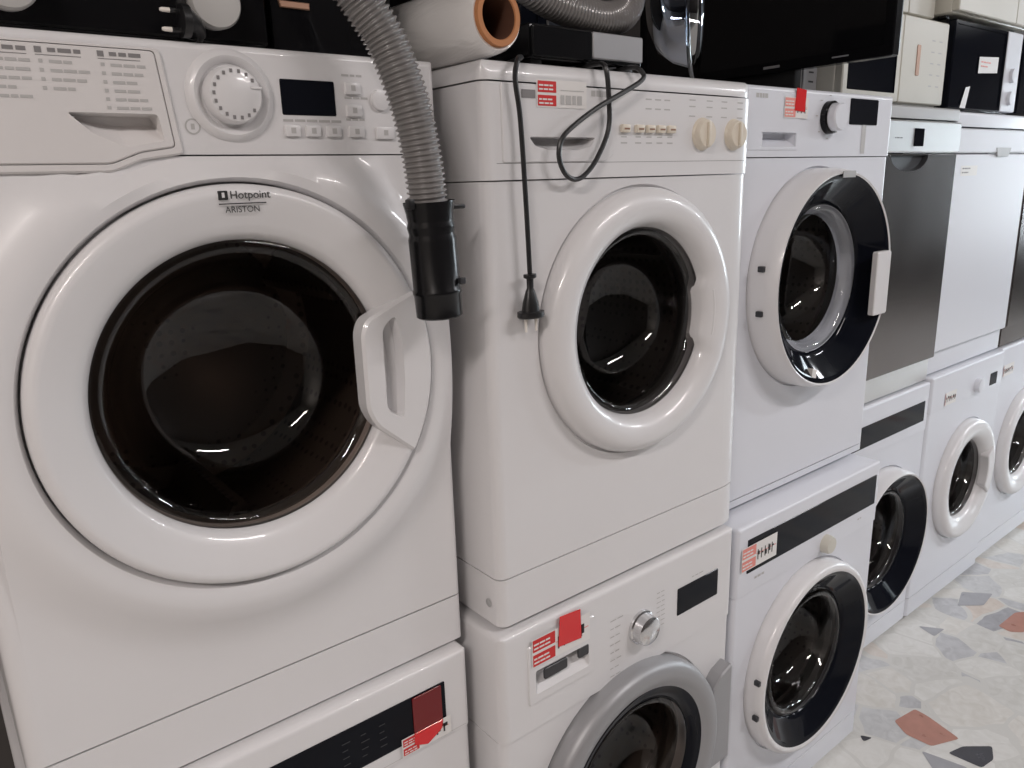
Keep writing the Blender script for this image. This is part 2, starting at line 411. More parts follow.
# ------------------------------------------------------------------ appliance builders
def knob_bm(cx, cz, r, y0, h, ridge=True):
    b = NB(); lathe(b, [(r*1.02, y0), (r, y0-h*.8), (r*.94, y0-h*.96), (r*.85, y0-h), (0, y0-h)], cx, cz, 48); return b
def price_label(parent, x0, x1, z0, z1, y, red_w=.035, sk=0.0, ink=True, name='price_label', red='red'):
    b = NB()
    quad(b, x0, x1, z0, z1, y, 0, sk*(x1-x0))
    H = z1-z0; g = .002
    quad(b, x0+g, x0+red_w, z0+H*.54, z1-g, y-.0004, 1); quad(b, x0+g, x0+red_w, z0+g, z0+H*.44, y-.0004, 1)
    for k in range(2):
        zz = z0+H*(.62 if k else .12)
        for q in range(2): words(b, x0+g*2, zz+q*H*.14, y-.0006, 3, H*.06, red_w*.12, red_w*.25, .0015, mi=0, rnd=random.Random(q+k*5))
    if ink:
        rr_ = random.Random(int(abs(x0)*1000))
        x = x0+red_w+.006
        while x < x1-.012:
            quad(b, x, x+.003, z0+H*.25, z0+H*.68, y-.0005, 2); quad(b, x, x+.008, z0+H*(.3+.3*rr_.random()), z0+H*(.36+.3*rr_.random())+.002, y-.0005, 2); x += .013
        quad(b, x0+red_w+.002, x1-.004, z0+H*.50, z0+H*.53, y-.0003, 3)
    o = obj(name, b, ['paper', red, 'ink', 'pink_print'], parent, smooth=False); return o

def washer(name, label, loc, w=.595, d=.55, H=.85, hp=.73, pl=.09, lid=0.0, rr=.012, m='enamel', mp='plastic', door=None, holes=(), ytilt=0.0, pl_y=0.0, group=None, panel_out=.003):
    T = thing(name, label, 'washing machine', loc, 0, 'washing machines on the upper tier' if loc[2] > .5 else 'washing machines on the floor')
    D = door; cx, cz, R, rg = D['cx'], D['cz'], D['R'], D['rg']
    # plinth strip, body with its front sheet
    rx, rl = (rr[0], rr[2]) if isinstance(rr, tuple) else (rr, rr)
    b = NB(); prism(b, w, d, rr, .0, pl-.0025, front=True); obj('plinth', b, m, T)
    b = NB(); prism(b, w, d, rr, pl, hp-.0008, caps=(True, True))
    polar_plate(b, rl, w-rx, pl, hp-.0008, cx, cz, D['collar'])
    if 'fade' in D:
        for v in b.verts:
            if v.co.y < 0:
                zt = D['fade'](v.co.x); k = min(1, max(0, (zt-v.co.z)/.026)); k = k*k*(3-2*k); v.co.y = min(0, -.002+(v.co.y+.002)*k)
    obj('body', b, m, T)
    # control panel, wraps the corners
    top = H-lid
    b = NB(); prism(b, w, d, rr, hp+.0008, top-(.0025 if lid else 0), tb=0 if lid else .008)
    z1 = top-(.0025 if lid else .008)
    front_grid(b, rl, w-rx, hp+.0008, z1, 0, holes)
    for v in b.verts:
        if v.co.y < d*.3: v.co.y -= panel_out
    cp = obj('control_panel', b, mp, T)
    if lid:
        b = NB(); prism(b, w, d, rr, top, H, front=True, tb=lid*.7); obj('lid', b, m, T)
    # drum and gasket
    b = NB(); ro = D['collar'][0][0]
    lathe(b, [(ro+.006, .012), (ro-.004, .018), (ro-.008, .03), (ro-.002, .045), (ro+.014, .06)], cx, cz, 72); obj('gasket', b, D.get('gasket', 'rubber'), T)
    b = NB(); R2 = min(.235, w/2-.02)
    lathe(b, [(ro+.004, .062), (ro+.02, .058), (R2, .075), (R2, .36), (R2-.03, .38), (.05, .37), (0, .365)], cx, cz, 72)
    for k in range(3):
        a = 2*PI*k/3+.5
        c_, s_ = math.cos(a), math.sin(a)
        q = [(R2-.002, -.035), (R2-.055, -.008), (R2-.055, .008), (R2-.002, .035)]
        A = [b.verts.new((cx+r*c_-t*s_, .09, cz+r*s_+t*c_)) for r, t in q]; B = [b.verts.new((cx+r*c_-t*s_, .34, cz+r*s_+t*c_)) for r, t in q]
        bridge(b, A, B); b.faces.new(A); b.faces.new(B)
    obj('drum', b, 'drum', T)
    # door
    b = NB(); dm = D.get('mats', ['plastic'])
    for pr, mi in D['rings']: lathe(b, pr, cx, cz, 120, mi)
    dr = obj('door', b, dm, T, ang=50)
    b = NB(); gy = D.get('gy', -.01); gd = D.get('gd', .10)
    pr = [(rg, gy), (rg-.004, gy-.003), (rg*.93, gy-.001), (rg*.88, gy+.012), (rg*.84, gy+gd*.35), (rg*.77, gy+gd*.62), (rg*.66, gy+gd*.82), (rg*.50, gy+gd*.94), (rg*.30, gy+gd*1.0), (rg*.12, gy+gd*1.03), (0, gy+gd*1.035)]
    if D.get('flat'): pr = [(rg, gy), (rg*.93, gy-.003), (0, gy-.004)]
    lathe(b, pr, cx, cz, 96); obj('door_glass', b, D.get('glass', 'door_glass'), dr, ang=60)
    if 'hinges' in D:
        for hz in D['hinges']:
            b = NB(); box(b, cx-R-.003, cx-R+.006, -.036, -.022, hz-.006, hz+.006, .002); obj('hinge', b, 'dark_plastic', dr)
    for fx in (.05, w-.05):
        for fy in (.06, d-.06):
            b = NB(); bmesh.ops.create_cone(b, cap_ends=True, segments=20, radius1=.022, radius2=.018, depth=D.get('foot', .006), matrix=Matrix.Translation((fx, fy, -D.get('foot', .006)/2))); obj('foot', b, 'black_plastic', T)
    return T, cp, dr

def flat_collar(R, rg): return [(rg*1.0, .010), (R-.02, .006), (R+.003, .006), (R+.005, .0), (R+.01, 0)]

# =================================================================== SETTING
def plane_obj(name, pts, m):
    b = NB(); b.faces.new([b.verts.new(p) for p in pts]); return struct(obj(name, b, m, smooth=False))
X0, X1, Y0, Y1, ZC = -2.6, 10.0, -3.3, .78, 3.0
b = NB(); box(b, X0, X1, Y0, Y1, -.1, 0); struct(obj('floor', b, 'floor', smooth=False))
b = NB(); box(b, X0, X1, Y0, Y1, ZC, ZC+.1); struct(obj('ceiling', b, 'ceil', smooth=False))
b = NB(); box(b, X0-.1, X1+.1, Y1, Y1+.1, -.1, ZC+.1); struct(obj('wall_back', b, 'wall_dark', smooth=False))
b = NB(); box(b, X0-.1, X0, Y0-.1, Y1, -.1, ZC+.1); struct(obj('wall_left', b, 'wall', smooth=False))
def wall_open(name, horiz, pos, a0, a1, o0, o1, z0, z1, th=.1):
    b = NB()
    for (p, q, r, s) in ((a0, o0, -.1, ZC+.1), (o1, a1, -.1, ZC+.1), (o0, o1, -.1, z0), (o0, o1, z1, ZC+.1)):
        if horiz: box(b, p, q, pos-th, pos, r, s)
        else: box(b, pos, pos+th, p, q, r, s)
    return struct(obj(name, b, 'wall_dark', smooth=False))
wall_open('wall_front', True, Y0, X0-.1, X1+.1, 4.95, 5.95, .6, 1.9)
wall_open('wall_right', False, X1, Y0-.1, Y1+.1, -1.7, -.1, .7, 2.6)
def window(name, horiz, pos, o0, o1, z0, z1, n):
    b = NB(); t = .03
    def bar(a, c, r, s):
        if horiz: box(b, a, c, pos-.07, pos-.02, r, s)
        else: box(b, pos+.02, pos+.07, a, c, r, s)
    for i in range(n+1):
        x = o0+(o1-o0)*i/n; bar(max(o0, x-t), min(o1, x+t), z0, z1)
    bar(o0, o1, z0, z0+2*t); bar(o0, o1, z1-2*t, z1); bar(o0, o1, z0+.85, z0+.90)
    fr = struct(obj(name, b, 'frame_metal', smooth=False))
    b = NB()
    if horiz: box(b, o0, o1, pos-.048, pos-.043, z0, z1)
    else: box(b, pos+.043, pos+.048, o0, o1, z0, z1)
    p = obj('window_pane', b, 'pane', fr, smooth=False)
window('window_1', True, Y0, 4.95, 5.95, .6, 1.9, 3)
window('window_2', False, X1, -1.7, -.1, .7, 2.6, 3)
for i, (x, y) in enumerate(TUBES):
    T = thing('ceiling_lamp', ['ceiling tube lamp nearest the left end of the shop', 'second ceiling tube lamp from the left end', 'third ceiling tube lamp from the left end', 'ceiling tube lamp nearest the side window'][i], 'lamp', (x, y, 2.92), 0, 'ceiling tube lamps')
    b = NB(); box(b, -.66, .66, -.11, .11, .03, .08, .006); obj('housing', b, 'fixture', T)
    b = NB(); box(b, -.66, .66, -.11, -.09, -.02, .03, .003); box(b, -.66, .66, .09, .11, -.02, .03, .003); obj('reflector', b, 'fixture', T)
# shards of coloured marble set in the floor
SH = [('shard_salmon', [(1.981, -.11), (2.076, -.125), (2.072, -.165), (2.043, -.26), (1.956, -.223), (1.951, -.157)]),
      ('shard_dark', [(1.963, -.263), (2.019, -.278), (2.079, -.329), (2.028, -.351), (1.973, -.343)]),
      ('shard_salmon', [(2.717, -.115), (2.85, -.120), (2.895, -.15), (2.738, -.186), (2.708, -.154)]),
      ('shard_dark', [(1.852, -.075), (1.869, -.104), (1.835, -.095)]),
      ('shard_grey', [(1.918, -.213), (1.947, -.321), (1.861, -.276)]),
      ('shard_grey', [(2.516, .063), (2.564, -.004), (2.493, -.0)]),
      ('shard_grey', [(2.75, .03), (2.86, .06), (2.93, -.02), (2.82, -.03)])]
for i, (m_, pts) in enumerate(SH):
    b = NB(); A = [b.verts.new((x, y, .0006)) for x, y in round_poly(pts, .008, 2)]; b.faces.new(A)
    struct(obj('floor_inlay', b, m_, smooth=False))

# =================================================================== A: large washer, nearest, upper tier
ZA = .822
doorA = dict(cx=.302, cz=.472, R=.242, rg=.179, collar=[(.183, .012), (.228, .004), (.2435, .004), (.2445, -.014), (.249, -.023), (.260, -.027), (.276, -.025), (.296, -.016), (.316, -.006), (.34, -.001), (.37, 0)],
             rings=[([(.241, .004), (.2422, -.014), (.2415, -.025), (.2385, -.031), (.232, -.034), (.227, -.0332), (.212, -.0275), (.198, -.0220), (.188, -.0175), (.1840, -.0135), (.1810, -.009), (.179, -.004), (.178, .012)], 0)],
             gd=.115, gy=-.004, glass='dark_door_glass', fade=lambda x: .729+(.7455-.729)*min(1, max(0, (x-.184)/.075)))
A, cpA, drA = washer('washing_machine', 'big white washing machine nearest the camera, round dial and square door handle', (0, 0, ZA), H=.864, hp=.7455, pl=.0785, rr=(.010, .014, .020), door=doorA, mp='plastic', holes=[(.14, .245, .758, .788), (.02, .0501, .75, .7502)][:1], d=.58)
# detergent drawer with sloping lower edge and grip recess
outl = [(.012, .8535), (.2475, .8535), (.2585, .7465), (.214, .7405), (.184, .7285), (.012, .7285)]
inl = [(.016, .851), (.2415, .851), (.2505, .7535), (.214, .748), (.184, .7365), (.016, .7365)]
b = NB(); slab(b, round_poly(outl, .006), -.007, .0, holes=[(round_poly(inl, .005), None, 0)], ch=.002); ds = obj('drawer_surround', b, 'plastic_warm', cpA)
b = NB(); slab(b, round_poly(offset_loop(inl, .0008), .005), -.0075, -.001, holes=[(round_poly([(.150, .7875), (.236, .7875), (.240, .760), (.200, .754), (.170, .768)], .004), .026, scoop)], ch=.0015); dw = obj('detergent_drawer', b, 'plastic_warm', cpA)
b = NB(); rnd = random.Random(3); yq = -.0079
for x0, n in ((.084, 5), (.131, 4), (.186, 6)):
    quad(b, x0, x0+.006, .8415, .847, yq); words(b, x0+.011, .8425, yq, 3, .0038, .006, .012, .002, rnd=rnd)
    quad(b, x0, x0+.040, .8393, .8399, yq)
    for k in range(n):
        z = .8325-.0083*k
        quad(b, x0+.002, x0+.0055, z, z+.0032, yq, 1)
        words(b, x0+.011, z, yq, rnd.choice([2, 3, 3]), .0028, .006, .012, .0015, mi=1, rnd=rnd)
obj('printed_programme_list', b, ['grey_ink', 'pale_ink'], cpA, smooth=False)
# dial in a dished collar
KX, KZ = .318, .8095
b = NB(); lathe(b, [(.050, -.0028), (.047, -.0075), (.042, -.010), (.037, -.0075), (.0345, -.0035)], KX, KZ, 64); obj('dial_collar', b, 'plastic', cpA)
b = NB(); lathe(b, [(.0315, -.003), (.0305, -.018), (.0285, -.021), (.020, -.022), (.019, -.0225), (0, -.0225)], KX, KZ, 64)
kb = obj('dial', b, 'plastic', cpA)
b = NB()
for k in range(16):
    a = math.radians(18+k*20); r0 = .0247
    x, z = KX+r0*math.cos(a), KZ+r0*math.sin(a)
    if k in (0,): continue
    quad(b, x-.0016, x+.0016, z-.002, z+.002, -.0222)
obj('dial_numbers', b, 'grey_ink', cpA, smooth=False)
b = NB(); box(b, KX+.016, KX+.029, -.0236, -.0212, KZ+.006, KZ+.009, .0008); obj('dial_pointer', b, 'enamel', cpA)
# display and keys
b = NB(); slab(b, rrect(.377, .446, .791, .831, .002), -.0042, -.002, ch=.0006); obj('display', b, 'black_glass', cpA)
b = NB(); rnd = random.Random(5)
words(b, .377, .7835, -.0034, 5, .0028, .008, .015, .002, rnd=rnd); words(b, .457, .838, -.0034, 3, .0025, .006, .01, .002, rnd=rnd); words(b, .459, .812, -.0034, 3, .0025, .006, .01, .002, rnd=rnd); words(b, .459, .7865, -.0034, 3, .0025, .006, .01, .002, rnd=rnd)
words(b, .312, .855, -.0034, 1, .003, .004, .006, rnd=rnd)
obj('panel_print', b, 'pale_ink', cpA, smooth=False)
for (x, z, wd, hh) in ((.387, .773, .019, .013), (.413, .773, .019, .013), (.440, .773, .019, .013), (.471, .773, .021, .013), (.470, .824, .021, .014), (.470, .798, .021, .014), (.512, .772, .026, .015)):
    b = NB(); box(b, x-wd/2, x+wd/2, -.0075, -.002, z-hh/2, z+hh/2, .0015)
    quad(b, x-.003, x+.003, z-.003, z+.0035, -.0077, 1); bt = obj('button', b, ['enamel', 'pale_ink'], cpA)
b = NB(); lathe(b, [(.013, -.002), (.0125, -.008), (.010, -.009), (0, -.0085)], .508, .812, 32); obj('power_button', b, 'enamel', cpA)
b = NB(); lathe(b, [(.0085, -.0034), (.0068, -.0034)], .272, .776, 32); quad(b, .270, .274, .773, .779, -.0034); obj('button_symbol', b, 'pale_ink', cpA, smooth=False)
# maker's marks on the door ring
b = NB(); slab(b, rrect(.280, .2905, .6965, .7065, .001), -.0345, -.028, ch=.0002); quad(b, .2838, .2868, .699, .7045, -.0348, 1); lm = obj('maker_mark', b, ['ink', 'plastic'], drA, smooth=False)
text('maker_name', 'Hotpoint', .0125, .2925, .6975, -.0345, 'ink', drA)
b = NB(); quad(b, .280, .334, .6915, .6928, -.0330); obj('maker_line', b, 'ink', drA, smooth=False)
text('maker_name', 'ARISTON', .0095, .307, .6825, -.0305, 'ink', drA, 'CENTER')
# handle: sector plate with deep grip
hpts = [(.4385, .42), (.4385, .522), (.446, .540)]
hpts += [(.302+.2400*math.cos(math.radians(a)), .474+.2400*math.sin(math.radians(a))) for a in range(24, -36, -4)]
hpts += [(.450, .396)]
hpts = round_poly(hpts[::-1], .010, 4)
b = NB(); slab(b, hpts, -.0385, -.012, holes=[(round_poly([(.467, .415), (.492, .398), (.497, .45), (.497, .50), (.489, .543), (.468, .527)], .010), .026, .004)], ch=.004); obj('door_handle', b, 'plastic', drA)

# =================================================================== B: washer in the middle, upper tier
ZB = .848
RB, rgB = .219, .155
ringB = [([(RB, .006), (RB, -.010), (RB-.004, -.020), (RB-.013, -.028), (RB-.026, -.0315), (RB-.040, -.030), (rgB+.010, -.021), (rgB+.004, -.010), (rgB, .004), (rgB-.001, .012)], 0)]
doorB = dict(cx=.313, cz=.447, R=RB, rg=rgB+.002, collar=flat_collar(RB, rgB), rings=ringB, gd=.11, gy=.0, glass='door_glass')
B, cpB, drB = washer('washing_machine', 'white washing machine with two yellowed knobs, cable and plug hanging over its front', (.626, -.061, ZB), H=.8385, hp=.682, pl=.083, lid=.0270, rr=(.050, .015, .016), door=doorB, holes=[(.07, .215, .716, .742)], w=.603)
b = NB(); slab(b, round_poly([(.030, .8085), (.243, .8085), (.243, .716), (.225, .706), (.030, .7055)], .004), -.0055, -.002, holes=[(round_poly([(.076, .740), (.205, .740), (.195, .727), (.170, .722), (.115, .722), (.088, .727)], .005), .030, scoop)], ch=.0012); obj('detergent_drawer', b, 'plastic', cpB)
b = NB(); quad(b, .020, .600-.02, .7045, .7052, -.0032); obj('panel_line', b, 'grey_ink', cpB, smooth=False)
price_label(cpB, .091, .186, .779, .8155, -.0062, .036, ink=False)
b = NB(); words(b, .105+.03, .784, -.0068, 4, .012, .006, .010, .003, rnd=random.Random(8)); words(b, .135, .802, -.0068, 1, .001, .045, .046); obj('label_scribble', b, 'pale_ink', cpB, smooth=False)
b = NB(); quad(b, .064, .089, .790, .801, -.0060); obj('dark_badge', b, 'grey_ink', cpB, smooth=False)
for x in (.268, .300, .325, .350, .375):
    b = NB(); box(b, x-.009, x+.009, -.010, -.002, .748, .760, .002); quad(b, x-.006, x+.006, .752, .7545, -.0102, 1); obj('button', b, ['cream_plastic', 'bronze'], cpB)
b = NB(); rnd = random.Random(2)
for x in (.268, .300, .325, .350, .375):
    quad(b, x-.007, x+.007, .732, .734, -.0033); quad(b, x-.006, x+.006, .741, .743, -.0033)
for k in range(3):
    quad(b, .316+.022*k, .330+.022*k, .783, .785, -.0033); quad(b, .316+.022*k, .330+.022*k, .797, .799, -.0033)
for x in (.43, .475, .515, .56):
    for z in (.79, .80, .775): quad(b, x-.008, x+.008, z, z+.0018, -.0033)
obj('panel_print', b, 'pale_ink', cpB, smooth=False)
b = NB(); words(b, .196, .797, -.0058, 3, .008, .008, .011, .002, rnd=random.Random(21)); obj('maker_print', b, 'pale_ink', cpB, smooth=False)
for i, x in enumerate((.458, .545)):
    b = NB(); lathe(b, [(.027, -.002), (.026, -.005), (.024, -.007), (.023, -.013), (.021, -.0155), (0, -.016)], x, .748, 40)
    kk = obj('programme_knob', b, 'cream_plastic', cpB)
    b = NB(); box(b, x-.003, x+.003, -.020, -.012, .729, .767, .0012); g = obj('knob_grip', b, 'cream_plastic', cpB); 
for v in drB.data.vertices:
    dx, dz = v.co.x-.313, v.co.z-.447; r = math.hypot(dx, dz); a = math.degrees(math.atan2(dz, dx))
    if r < rgB+.042 and abs(a) < 26:
        k = 1.0 if abs(a) < 16 else max(0, (26-abs(a))/10); k = k*k*(3-2*k)
        f = (rgB+.042-r)/.042; dr_ = -.013*k*min(1, f*1.4); v.co.x += dx/r*dr_; v.co.z += dz/r*dr_
b = NB(); hz_ = [(.313+(rgB+.014)*math.cos(math.radians(a)), .447+(rgB+.014)*math.sin(math.radians(a))) for a in range(15, -16, -3)]+[(.313+(rgB+.006)*math.cos(math.radians(a)), .447+(rgB+.006)*math.sin(math.radians(a))) for a in range(-15, 16, 3)]
slab(b, hz_, -.0275, -.012, ch=.003); obj('door_handle', b, 'enamel', drB)
b = NB(); lathe(b, [(.007, -.001), (.006, -.0015), (0, -.0015)], .0, .0, 16)
for v in b.verts: v.co = Vector((v.co.y+.0006-.001, .03+v.co.x, .035+v.co.z))
obj('screw_cap', b, 'grey_plastic', B)

# =================================================================== C: third washer with black-ringed porthole, upper tier
ZCm = .831
def ring_black(R, r1, rg, dp, fd=.030):
    """white rim, then a black funnel running in to the glass"""
    white = [(R, .006), (R, -dp*.55), (R-.004, -dp*.85), (R-.010, -dp), (r1+.005, -dp), (r1+.001, -dp+.002)]
    black = [(r1+.001, -dp+.002), (r1-.004, -dp+.003), (r1-.010, -dp+.006), (rg+.012, -dp+fd), (rg+.003, -dp+fd+.003), (rg, -dp+fd+.010)]
    return [(white, 0), (black, 1)]
doorC = dict(cx=.300, cz=.470, R=.236, rg=.158, collar=flat_collar(.236, .168), rings=ring_black(.236, .222, .160, .064, .042)+[([(.160, -.013), (.156, .002), (.150, .016), (.140, .018)], 2)], mats=['plastic', 'black_glass', 'cool_enamel'], gy=-.013, gd=.11, hinges=(.425, .515), foot=.011, glass='clear_door_glass')
C, cpC, drC = washer('washing_machine', 'white upper-tier washing machine whose porthole has a black glass ring and white grip', (1.258, -.004, ZCm), H=.861, hp=.7285, pl=.018, rr=.010, m='cool_enamel', mp='cool_enamel', door=doorC, holes=[(.085, .199, .748, .776)], w=.599)
b = NB(); slab(b, rrect(.03, .208, .742, .852, .004), -.0045, -.002, holes=[(rrect(.075, .2, .748, .776, .003), .026, scoop)], ch=.001); obj('detergent_drawer', b, 'cool_enamel', cpC)
price_label(cpC, .150, .235, .8035, .8435, -.0055, .040, red='pink_print')
b = NB(); slab(b, [(.186, .818), (.222, .816), (.224, .858), (.190, .861)][::1], -.0072, -.0058, ch=.0002); obj('red_tag', b, 'red_film', cpC)
b = NB(); words(b, .055, .838, -.0050, 4, .008, .007, .010, .0015, rnd=random.Random(22)); obj('maker_print', b, 'pale_ink', cpC, smooth=False)
b = NB(); lathe(b, [(.0335, -.002), (.033, -.014), (.030, -.0165), (.0285, -.016)], .320, .808, 48); kc = obj('dial_collar', b, 'black', cpC)
b = NB(); lathe(b, [(.0285, -.002), (.0275, -.030), (.025, -.033), (0, -.033)], .320, .808, 48); obj('dial', b, 'cool_enamel', cpC)
b = NB(); slab(b, rrect(.405, .525, .796, .850, .003), -.0050, -.002, ch=.0008); obj('display', b, 'black_glass', cpC)
b = NB(); quad(b, .462, .480, .735, .796, -.0036); words(b, .045, .79, -.0036, 2); pieces('panel_print', b, 'pale_ink', cpC)
b = NB(); rnd = random.Random(4)
for k in range(7): a = math.radians(40+k*46); words(b, .320+.045*math.cos(a)-.006, .808+.043*math.sin(a), -.0036, 1, .002, .008, .012, rnd=rnd)
pieces('programme_print', b, 'pale_ink', cpC)
b = NB(); slab(b, rrect(.452, .514, .375, .520, .006), -.071, -.058, ch=.002); obj('door_handle', b, 'plastic', drC)
b = NB(); slab(b, [(.285, .705-.02), (.335, .705-.02), (.335, .6985), (.285, .6985)], -.0652, -.0638, ch=.0002); obj('maker_badge', b, 'grey_plastic', drC)
b = NB(); slab(b, [(.228, .262), (.246, .256), (.250, .282), (.232, .288)], -.0585, -.046, ch=.0004); obj('white_sticker', b, 'paper', drC)

# =================================================================== lower tier
def short_feet(): return .02
# A2 under A: only the upper right part is seen
doorA2 = dict(cx=.30, cz=.40, R=.225, rg=.150, collar=flat_collar(.225, .155), rings=ring_black(.225, .2, .150, .05), mats=['plastic', 'black_glass'], gy=-.012, gd=.10, foot=.02)
A2, cpA2, drA2 = washer('washing_machine', 'white machine under the nearest washer, long black panel strip with a red tag', (-.010, -.020, .02), H=.796, hp=.655, pl=.08, rr=.012, door=doorA2, d=.57)
b = NB(); slab(b, rrect(.06, .548, .682, .757, .002), -.0042, -.002, ch=.0002); obj('display_strip', b, 'black_glass', cpA2)
b = NB(); rnd = random.Random(9)
for x in (.37, .40, .43):
    for k in range(4): words(b, x, .700+.012*k, -.0053, 1, .0015, .008, .014, rnd=rnd)
obj('strip_print', b, 'dark_plastic', cpA2, smooth=False)
b = NB(); slab(b, rrect(.488, .540, .680, .755, .002), -.0063, -.0049, ch=.0002); obj('red_tag', b, 'red_over_black', cpA2)
price_label(cpA2, .465, .555, .662, .694, -.0058, .030, sk=0)
b = NB(); slab(b, round_poly([(.487, .694), (.540, .694), (.536, .678), (.510, .664), (.487, .674)], .002), -.0074, -.0064, ch=.0002); obj('red_tag', b, 'red_film', cpA2)
b = NB(); quad(b, .012, .585, .668-.008, .6608, -.0033); obj('panel_line', b, 'pale_ink', cpA2, smooth=False)

# B2 under B
def ring_silver(R, r1, rg, dp):
    sil = [(R, .006), (R, -dp*.5), (R-.006, -dp*.85), (R-.018, -dp), (r1+.012, -dp+.004), (r1+.002, -dp+.012)]
    blk = [(r1+.002, -dp+.012), (r1-.01, -dp+.013), (rg+.004, -dp+.018), (rg-.001, -dp+.026)]
    return [(sil, 0), (blk, 1)]
doorB2 = dict(cx=.300, cz=.405, R=.235, rg=.155, collar=flat_collar(.235, .158), rings=ring_silver(.235, .183, .155, .040), mats=['silver', 'black_glass'], gy=-.014, gd=.10, foot=.02, glass='dark_door_glass')
B2, cpB2, drB2 = washer('washing_machine', 'white washing machine with silver door ring and chrome knob on the lower tier', (.610, -.072, .02), H=.819, hp=.625, pl=.08, rr=.016, door=doorB2, d=.56, w=.605, holes=[(.068, .192, .690, .738)])
zb2 = .02
b = NB(); slab(b, rrect(.055, .205, .675, .785, .005), -.0055, -.002, holes=[(rrect(.07, .190, .692, .736, .004), .024, scoop)], ch=.002); obj('detergent_drawer', b, 'plastic', cpB2)
b = NB(); slab(b, rrect(.088, .14, .712, .732, .004), -.0062, -.003, ch=.001); obj('drawer_dark_patch', b, 'dark_plastic', cpB2)  # dark patches laid over the drawer's grip recess
b = NB(); slab(b, rrect(.165, .190, .716, .736, .004), -.0062, -.003, ch=.001); obj('drawer_dark_patch', b, 'dark_plastic', cpB2)
price_label(cpB2, .062, .192, .745, .797, -.0066, .050)
b = NB(); slab(b, [(.118, .762), (.170, .757), (.168, .812), (.122, .816)], -.0090, -.0076, ch=.0002); obj('red_tag', b, 'red_film', cpB2)
b = NB(); lathe(b, [(.033, -.002), (.032, -.008), (.029, -.010), (.027, -.026), (.023, -.029), (0, -.030)], .325, .711, 48); obj('programme_knob', b, 'chrome', cpB2)
b = NB(); slab(b, rrect(.428, .552, .690, .747, .002), -.0042, -.002, ch=.0002); obj('display', b, 'black_glass', cpB2)
b = NB(); rnd = random.Random(12)
for k in range(8):
    words(b, .245, .640+.016*k, -.0035, 2, .0018, .008, .015, rnd=rnd); words(b, .368, .690+.010*k, -.0035, 2, .0016, .008, .012, rnd=rnd)
words(b, .47, .757, -.0035, 3, .002, rnd=rnd)
obj('panel_print', b, 'pale_ink', cpB2, smooth=False)
b = NB(); slab(b, round_poly([(.508, .30), (.582, .30), (.582, .528), (.545, .515), (.520, .490)], .006), -.028, .004, ch=.003); obj('door_handle', b, 'silver', drB2)

# C2 under C
doorC2 = dict(cx=.298, cz=.382, R=.240, rg=.155, collar=flat_collar(.240, .166), rings=ring_black(.240, .218, .160, .040, .030), mats=['plastic', 'black_glass'], gy=-.004, gd=.10, hinges=(.335, .425), foot=.02, glass='door_glass')
C2, cpC2, drC2 = washer('washing_machine', 'white washing machine on the lower tier with black panel strip and round white push knob', (1.238, -.065, .02), H=.800, hp=.640, pl=.07, rr=.010, m='cool_enamel', mp='cool_enamel', door=doorC2, w=.60, d=.58)
b = NB(); slab(b, rrect(.035, .580, .690, .768, .002), -.0042, -.002, ch=.0002); obj('display_strip', b, 'black_glass', cpC2)
b = NB(); lathe(b, [(.023, -.002), (.022, -.016), (.019, -.021), (0, -.022)], .352, .655, 40); obj('programme_knob', b, 'cream', cpC2)
price_label(cpC2, .012, .140, .700, .755, -.0058, .050, red='pink_print')
b = NB(); words(b, .065, .668, -.0036, 3, .005, rnd=random.Random(3)); words(b, .50, .668, -.0036, 2, .003, rnd=random.Random(4)); pieces('panel_print', b, 'pale_ink', cpC2)

# D2 under D
doorD2 = dict(cx=.340, cz=.385, R=.236, rg=.160, collar=flat_collar(.236, .165), rings=ring_black(.236, .222, .160, .055, .040), mats=['plastic', 'black_glass'], gy=-.008, gd=.11, foot=.02, glass='door_glass')
D2, cpD2, drD2 = washer('washing_machine', 'white washing machine partly hidden, black panel strip, under the steel dishwasher', (1.900, .108, .02), H=.848, hp=.690, pl=.07, rr=.010, m='cool_enamel', mp='cool_enamel', door=doorD2, w=.605)
b = NB(); slab(b, rrect(.03, .575, .725, .792, .002), -.0042, -.002, ch=.0002); obj('display_strip', b, 'black_glass', cpD2)
# E2 under E
RE, rgE = .220, .142
ringE = [([(RE, .006), (RE, -.018), (RE-.005, -.028), (RE-.014, -.034), (RE-.030, -.036), (rgE+.02, -.028), (rgE+.006, -.014), (rgE, .004), (rgE-.001, .012)], 0)]
doorE2 = dict(cx=.330, cz=.430, R=RE, rg=rgE+.002, collar=flat_collar(RE, rgE), rings=ringE, gd=.11, gy=.0, hinges=(), foot=.02, glass='door_glass')
E2, cpE2, drE2 = washer('washing_machine', 'white washing machine with small porthole and blue display, under the white dishwasher', (2.508, .104, .02), H=.858, hp=.735, pl=.07, rr=.012, m='cool_enamel', mp='cool_enamel', door=doorE2, w=.59)
price_label(cpE2, .105, .19, .745, .790, -.0045, .0, name='paper_label')
b = NB(); slab(b, rrect(.475, .535, .745, .790, .002), -.0042, -.002, ch=.0002); obj('display', b, 'black_glass', cpE2)
b = NB(); lathe(b, [(.026, -.002), (.024, -.020), (0, -.022)], .36, .77, 32); obj('programme_knob', b, 'cool_enamel', cpE2)
hb = [(.330+(rgE+.045)*math.cos(math.radians(a)), .430+(rgE+.045)*math.sin(math.radians(a))) for a in range(30, -32, -6)]+[(.330+(rgE-.004)*math.cos(math.radians(a)), .430+(rgE-.004)*math.sin(math.radians(a))) for a in range(-24, 26, 6)]
b = NB(); slab(b, round_poly(hb[::-1], .006), -.040, -.01, ch=.003); obj('door_handle', b, 'plastic', drE2)
